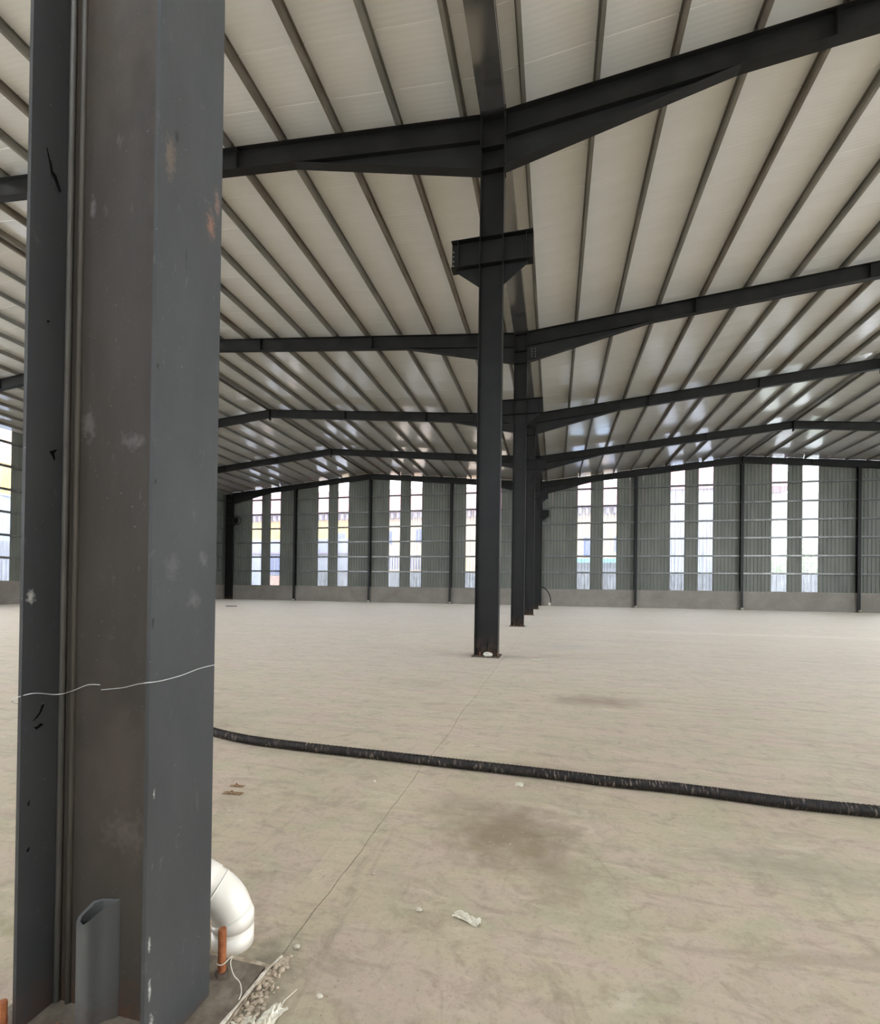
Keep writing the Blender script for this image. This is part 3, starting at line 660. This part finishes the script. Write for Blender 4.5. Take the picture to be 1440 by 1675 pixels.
# ------------------------------------------------------------------ hose, pipe, litter
hp = [(-2.55, 4.35, .034), (-2.2, 3.86, .034), (-1.85, 3.62, .034), (-1.537, 3.49, .034), (-1.3, 3.425, .034), (-1.06, 3.385, .034), (-0.619, 3.36, .034), (0.09, 3.345, .034), (0.65, 3.33, .034),
      (1.246, 3.315, .034), (1.635, 3.295, .034), (2.01, 3.295, .034), (2.353, 3.27, .034), (2.67, 3.245, .034), (3.104, 3.25, .034), (3.9, 3.24, .034), (4.9, 3.3, .034)]
pth = spline(hp, 60); tt = []; rr = []
for k, p in enumerate(pth): tt.append(p); rr.append(0.034 + (0.0016 if k % 3 == 0 else -0.001))
tag(MB().tube(tt, rr, 14).obj('rubber_hose', HOSE, None, True), 'long black ribbed hose lying across the concrete floor', 'hose')

# drain: vertical downpipe behind the near column with an elbow into the floor
dp = thing('drain_pipe', 'white plastic drain pipe with bent elbow behind the foot of the near column', 'pipe', (0.150, 1.49, 0))
el = spline([(0, 0, 0.0), (0, 0, 0.06), (0, 0, 0.095), (-0.016, -0.006, 0.145), (-0.052, -0.018, 0.190), (-0.12, -0.04, 0.232)], 8)
MB().tube(el, 0.067, 28).obj('elbow', PVC, dp, True)
MB().tube([(0, 0, -.0), (0, 0, 0.055)], 0.071, 28).obj('socket', PVC, dp, True)
MB().tube([(0, 0, 0.070), (0, 0, 0.100), (-0.003, -.001, 0.108)], [0.071, 0.071, 0.068], 28).obj('socket', PVC, dp, True)
d = Vector((-0.065, -0.022, 0.043)).normalized(); p0 = Vector((-0.055, -0.019, 0.192))
MB().tube([p0 - d * .0, p0 + d * 0.006], 0.0692, 28).obj('seam_ring', PVC, dp, True)
MB().tube([p0 + d * .028, p0 + d * 0.09], 0.0712, 28).obj('socket', PVC, dp, True)
MB().tube(spline([(-0.12, -0.04, 0.232), (-0.165, -0.055, 0.29), (-0.185, -0.06, 0.38), (-0.185, -.06, 1.0)], 8) + [Vector((-0.185, -0.06, 10.42))], 0.055, 20).obj('downpipe', PVC, dp, True)

# mortar grout and rubble along the base plate
gr = tag(MB().prism([(-0.34, 0.86), (0.352, 0.88), (0.358, 1.06), (0.352, 1.22), (0.345, 1.32), (0.36, 1.40), (0.345, 1.425), (0.1, 1.43), (-0.34, 1.425)], 0.0, 0.012, 'z').obj('grout_bed', MORTAR), 'rough mortar bed under the foot of the near column', 'mortar')
q = random.Random(3); m = MB()
for k in range(230):
    u = q.random(); y = 1.13 + 0.36 * u; wdt = 0.075 * (1 - u * 0.55)
    x = 0.352 + wdt * q.random() * (1.5 if q.random() < .2 else 1); r = q.choice([0.003, 0.005, 0.007, 0.010]) * q.uniform(.7, 1.2)
    m.rock((x, y, r * .5), (r * q.uniform(.8, 1.6), r, r), k, n=6, m=3)
for k in range(90):
    x = q.uniform(0.25, 0.6); y = q.uniform(1.25, 1.65); r = q.uniform(0.0012, 0.003); m.rock((x, y, r * .5), (r, r, r), k, n=5, m=3)
tag(m.obj('mortar_rubble', MORTAR), 'band of crumbled mortar along the edge of the base plate', 'rubble', kind='stuff')
MB_edge = MB().tube(spline([(0.343, 1.10, .018), (0.345, 1.2, .022), (0.347, 1.3, .02), (0.352, 1.40, .018), (0.36, 1.47, .006)], 6), [0.0035 + 0.0045 * abs(noise.noise(Vector((k * .9, 3, 1)))) * 2 for k in range(25)], 7).obj('mortar_ridge', PEB)
tag(MB_edge, 'pale raised mortar ridge along the edge of the base plate', 'mortar')
def crumple(cx, cy, sx, sy, h, seed, name, mm, label, cat, rot=0, n=9):
    q = random.Random(seed); m = MB()
    for i in range(n):
        for j in range(n):
            a, b_ = i / (n - 1) - .5, j / (n - 1) - .5
            wob = 1 + 0.25 * noise.noise(Vector((i * .7, seed, j * .7)))
            x = a * sx * wob; y = b_ * sy * (1 + .3 * noise.noise(Vector((j * .9, i * .5, seed))))
            z = 0.002 + h * abs(noise.noise(Vector((i * .85 + seed, j * .85, 2)))) * 2 * (1 if (i + j) % 2 else .5)
            m.v.append((cx + x * math.cos(rot) - y * math.sin(rot), cy + x * math.sin(rot) + y * math.cos(rot), z))
    for i in range(n - 1):
        for j in range(n - 1): m.f.append((i * n + j, (i + 1) * n + j, (i + 1) * n + j + 1, i * n + j + 1))
    o = m.obj(name, mm); sd = o.modifiers.new('s', 'SOLIDIFY'); sd.thickness = 0.0012
    return tag(o, label, cat)
crumple(0.945, 1.822, 0.115, 0.042, 0.014, 5, 'paper_scrap', PAPER, 'crumpled pale paper scrap on the open floor in the foreground', 'paper', -0.35)
crumple(0.452, 1.255, 0.050, 0.09, 0.020, 8, 'plastic_scrap', FILM, 'crumpled clear yellowish plastic film beside the mortar rubble', 'plastic', -0.25)
crumple(0.400, 1.205, 0.065, 0.07, 0.018, 11, 'plastic_scrap', FILM, 'crumpled clear plastic film on the mortar rubble at the bottom edge', 'plastic', 0.6)
crumple(1.051, 3.16, 0.05, 0.05, 0.012, 14, 'paper_scrap', PAPER, 'small white paper ball just in front of the hose', 'paper')
crumple(0.95, 8.87, 0.22, 0.12, 0.03, 17, 'paper_scrap', PAPER, 'white paper scrap on the floor right of the tall second column', 'paper')
crumple(-0.70, 2.655, 0.085, 0.03, 0.010, 21, 'rusty_scrap', BRICKRED, 'upper of two rust brown scraps on the floor beside the near column', 'scrap', 0.1)
crumple(-0.655, 2.555, 0.12, 0.035, 0.010, 24, 'rusty_scrap', BRICKRED, 'lower of two rust brown scraps on the floor beside the near column', 'scrap', 0.1)
# string tied to the anchor bolt
tag(MB().tube(spline([(0.213, 1.328, .062), (0.226, 1.321, .064), (0.239, 1.325, .067), (0.246, 1.34, .072), (0.252, 1.352, .074), (0.258, 1.335, .066), (0.285, 1.315, .05), (0.315, 1.305, .04), (0.335, 1.285, .03), (0.343, 1.262, .028)], 7), 0.0016, 6).obj('twine', TWINE), 'pale twine tied to the tall rusted anchor bolt', 'twine')
tag(MB().tube(spline([(0.478, 1.365, .004), (0.472, 1.34, .006), (0.464, 1.315, .006), (0.466, 1.29, .003)], 7), 0.0015, 6).obj('straw', TWINE), 'thin pale curved straw lying right of the mortar rubble', 'straw')
# pebbles and crumbs
pebs = [(0.483, 2.0, .009, 'beside the floor joint'), (0.748, 1.821, .011, 'left of the crumpled paper scrap'), (0.385, 1.525, .010, 'beside the white drain pipe'),
        (0.40, 2.38, .007, 'on the floor joint, below the hose'), (0.12, 2.95, .012, 'left of the floor joint, below the hose'), (0.56, 1.36, .009, 'low in the foreground, right of the straw')]
for k, (x, y, r, lb) in enumerate(pebs):
    tag(MB().rock((x, y, r * .6), (r * 1.3, r, r), 50 + k).obj('pebble', PEB), 'pale pebble %s' % lb, 'pebble')
q = random.Random(12)
for k in range(26):
    x, y, r = q.gauss(1.0, 0.2), q.gauss(2.45, 0.2), q.uniform(0.0022, 0.0042)
    tag(MB().rock((x, y, r * .6), (r, r, r), 90 + k, n=6).obj('pebble', PEB), 'tiny white pebble scattered over the brown floor stain', 'pebble', 'tiny pebbles on the brown stain')
m = MB()
for k in range(700):
    y = 1.2 + 5 * q.random() ** 1.6; x = CAMX - y * 0.9 + q.random() * y * 1.9; r = q.uniform(0.0012, 0.0035)
    m.rock((x, y, r * .4), (r, r, r), k, n=5, m=3)
tag(m.obj('floor_grit', MORTAR), 'fine grit scattered over the whole foreground floor', 'grit', kind='stuff')
# rubble at the foot of the second column, timber offcut
tag(MB().rock((0.06, 8.93, .06), (0.1, 0.05, 0.07), 5).obj('mortar_lump', PAD), 'pale mortar lump on the base plate of the tall second column', 'rubble')
tag(MB().box(-18.95, -18.2, 26.05, 26.12, 0.0, 0.05).prism([(-18.2, 0), (-18.2, .05), (-18.12, .02)], 26.05, 26.12).obj('steel_offcut', STEEL), 'dark slim steel offcut lying on the far floor at the left', 'offcut')
# hose stub by the end wall
hs = thing('water_hose', 'thin black hose arching out of the floor by the end wall', 'hose')
MB().tube(spline([(0.26, 40.75, 1.6), (0.66, 40.7, 1.35), (0.95, 40.6, 0.85), (1.02, 40.5, 0.35), (0.93, 40.45, 0.15)], 8), 0.045, 8).obj('tube', simple('black_rubber', (.012, .012, .012, 1), (.02, .02, .02, 1), 5, .5), hs, True)
MB().tube([(0.92, 40.45, 0.0), (0.92, 40.45, 0.3)], 0.10, 10).obj('fitting', PVC, hs, True)
# coil on the corner column bracket
m = MB()
for k in range(4):
    m.tube([(-29.2 + 0.1 * k * .3 + 0.45 * math.cos(a), 40.70 - .04 * k, 7.75 + 0.42 * math.sin(a)) for a in [x * math.pi / 9 for x in range(19)]], 0.035, 6)
tag(m.obj('cable_coil', simple('black_cable', (.02, .02, .02, 1), (.03, .03, .03, 1), 5, .5), None, True), 'coil of dark cable hanging on the corner column bracket', 'cable')

# ------------------------------------------------------------------ outside
def window(par, x, z, wd, ht, y, mm=BLUEW):
    f = MB().box(x - wd / 2 - .08, x + wd / 2 + .08, y - .10, y, z - ht / 2 - .08, z + ht / 2 + .08)
    fo = f.obj('window', GREYW, par)
    MB().box(x - wd / 2, x - .04, y - .13, y - .1, z - ht / 2, z + ht / 2).obj('pane', mm, fo)
    MB().box(x + .04, x + wd / 2, y - .13, y - .1, z - ht / 2, z + ht / 2).obj('pane', mm, fo)
A = thing('warehouse', 'long yellow building with faded red roof outside the end wall', 'building')
MB().box(-45.8, -21, 56, 70, -.22, 10.6).obj('wall', YELLOW, A)
MB().box(-21, 12.2, 56, 70, -.22, 10.6).obj('wall', CREAM, A)
MB().prism([(55.0, 10.6), (55.0, 10.85), (63, 15.2), (71, 10.85), (71, 10.6)], -45.8, 12.6, 'x').obj('roof', PINKROOF, A)
m = MB()
for k in range(140): m.box(-45.7 + 0.41 * k, -45.7 + 0.41 * k + 0.06, 54.98, 55.0, 10.6, 10.88)
m.obj('fascia', PURP, A)
for k in range(78):
    x = -45.7 + 0.74 * k
    MB().box(x, x + 0.28, 55.2, 56, 9.95, 10.6).obj('eave_bracket', PURP, A)
for x, z, wd, ht in ((-25.5, 7.4, 1.5, 1.6), (-24, 5.0, 1.4, 1.9), (-14.5, 7.8, 1.6, 1.6), (-33.3, 8.3, 1.2, 1.2), (5.0, 6.3, 1.0, 2.1), (8.3, 6.6, .9, 1.6), (-2.6, 7.6, 1.2, 2.0), (-19, 7.6, 1.2, 1.6)): window(A, x, z, wd, ht, 56)
L1 = thing('annex', 'low pale grey annex with dark windows outside the left half of the end wall', 'building')
MB().box(-45, -21.5, 50, 54.9, -.22, 6.9).obj('wall', GREYW, L1)
MB().box(-45, -21.5, 49.7, 50.3, 5.2, 5.35).obj('ledge', PURP, L1)
MB().box(-32.2, -28.0, 49.95, 50, -0.2, 2.6).obj('brick_panel', BRICK, L1)
window(L1, -30.9, 4.0, 2.6, 2.4, 50); window(L1, -37, 4.0, 1.6, 2.0, 50)
RL = thing('balcony_railing', 'red railing on a low wall seen through the end wall strips', 'railing')
MB().box(-21.4, -18.8, 51, 51.06, 4.9, 4.98).obj('top_rail', REDR, RL)
for k in range(9): MB().box(-21.4 + .3 * k, -21.34 + .3 * k, 51, 51.05, 3.95, 4.9).obj('baluster', REDR, RL)
MB().box(-21.4, -18.8, 50.95, 51.15, -.22, 3.95).obj('bottom_rail', REDR, RL)
bw = thing('boundary_wall', 'stained grey boundary wall behind the end wall', 'wall')
MB().box(-28, 60, 47.0, 47.25, -.22, 2.9).obj('wall', STAIN, bw)
MB().box(-28, 60, 46.95, 47.3, 2.9, 3.0).obj('coping', GREYW, bw)
SH = thing('lean_to_shed', 'low shed with teal roof edge right of the centre columns outside', 'shed')
MB().box(2, 11.5, 50, 55.5, -.22, 4.2).obj('wall', GREYW, SH)
MB().prism([(49.6, 4.1), (49.6, 4.3), (55.8, 5.0), (55.8, 4.8)], 1.5, 12, 'x').obj('roof', BLUESH, SH)
MB().box(1.5, 12, 49.5, 49.6, 4.15, 4.55).obj('fascia', TEAL, SH)
SG = thing('steel_gate', 'dark slatted gate outside the middle of the left wall span', 'gate')
for k in range(26): MB().box(-17.2 + 0.3 * k, -17.02 + .3 * k, 49.0, 49.06, 3.3, 4.9).obj('slat', BLUEW, SG)
for z in (3.3, 4.85): MB().box(-17.3, -9.4, 48.96, 49.0, z, z + .09).obj('rail', GREYW, SG)
for x in (-17.3, -9.5): MB().box(x, x + .12, 48.95, 49.1, -.22, 4.95).obj('post', GREYW, SG)
Bm = thing('metal_shed', 'tall pale corrugated shed outside the right half of the end wall', 'building')
o = ribbed(12.9, 20.6, lambda x: 12.0, -.22, p=0.5, d=0.08, y0=54); o.obj('front_sheet', GREYSH, Bm)
MB().box(12.9, 20.6, 54.03, 66, -.22, 12.0).obj('wall', GREYW, Bm)
MB().prism([(53.6, 12.0), (53.6, 12.25), (60, 16.3), (66.4, 12.25), (66.4, 12)], 12.7, 24.8, 'x').obj('roof', PINKROOF, Bm)
MB().box(20.7, 32.0, 57, 66, -.22, 11.9).obj('rear_wall', simple('white_wall', (0.42, 0.42, 0.44, 1), (0.5, 0.5, 0.5, 1), .5, .9), Bm)
LB = thing('yellow_building', 'yellow building with salmon upper sheets outside the left wall', 'building')
MB().box(-60, -46.2, 14, 60, -.22, 11.9).obj('lower_wall', simple('bright_yellow_wall', (0.50, 0.27, 0.03, 1), (0.54, 0.32, 0.05, 1), .5, .9), LB)
MB().box(-60, -46.1, 13.9, 60, 11.9, 17.5).obj('upper_wall', SALMON, LB)
LS = thing('blue_shed', 'light blue shed outside the left wall', 'shed')
MB().box(-45, -41.2, 20, 44, -.22, 8.2).obj('wall', BLUESH, LS)
MB().prism([(-45.3, 8.2), (-41, 8.2), (-41, 8.35), (-45.3, 8.9)], 19.7, 44.3).obj('roof', BLUESH, LS)
FN = thing('sheet_fence', 'blue grey corrugated fence outside the left wall', 'fence')
me_f = ribbed(0.0, 1.19, lambda x: 4.4, -.22, p=0.3, d=0.05).mesh('fence_panel', GREYSH)
for k in range(27): inst(me_f, FN, (-38.0, 12 + 1.2 * k, 0), rot=(0, 0, math.pi / 2))
def tree(x, y, h, rr, label, seed, low=2.5):
    q = random.Random(seed); t = thing('tree', label, 'tree', (x, y, -.22))
    m = MB().tube([(0, 0, 0), (0.05, 0, h * .4), (0, .05, h * .7)], [0.16, 0.12, 0.06], 7); 
    for k in range(5):
        a = q.uniform(0, 6.28); m.tube([(0, 0, h * .45), (math.cos(a) * rr * .6, math.sin(a) * rr * .6, h * .75)], [0.06, 0.02], 5)
    m.obj('trunk', BARK, t)
    m = MB()
    for k in range(1500):
        a = q.uniform(0, 6.28); u = q.uniform(-1, 1); s_ = q.random() ** .33
        c_ = Vector((rr * s_ * math.cos(a) * math.sqrt(1 - u * u), rr * s_ * math.sin(a) * math.sqrt(1 - u * u), h * .68 + h * .32 * s_ * u))
        e1 = Vector((q.gauss(0, 1), q.gauss(0, 1), q.gauss(0, 1))).normalized() * 0.11; e2 = Vector((q.gauss(0, 1), q.gauss(0, 1), q.gauss(0, 1))).normalized() * 0.08
        i = len(m.v); m.v += [tuple(c_ - e1), tuple(c_ + e2), tuple(c_ + e1), tuple(c_ - e2)]; m.f.append((i, i + 1, i + 2, i + 3))
    o = m.obj('foliage', LEAF, t); o['kind'] = 'stuff'
tree(24.4, 52.5, 6.2, 2.0, 'pale green tree outside the right half of the end wall, left of two', 1)
tree(28.6, 52.0, 5.4, 1.8, 'pale green tree outside the right half of the end wall, right of two', 2)
tree(21.0, 50.6, 4.8, 1.2, 'small bushy tree at the left of the two pale green trees outside', 3)
tag(MB().box(-11.5, -11.38, 43, 43.12, -.22, 2.33).box(-11.53, -11.35, 42.97, 43.15, 2.33, 2.38).obj('stake', STEEL), 'short dark stake standing just outside the end wall', 'stake')
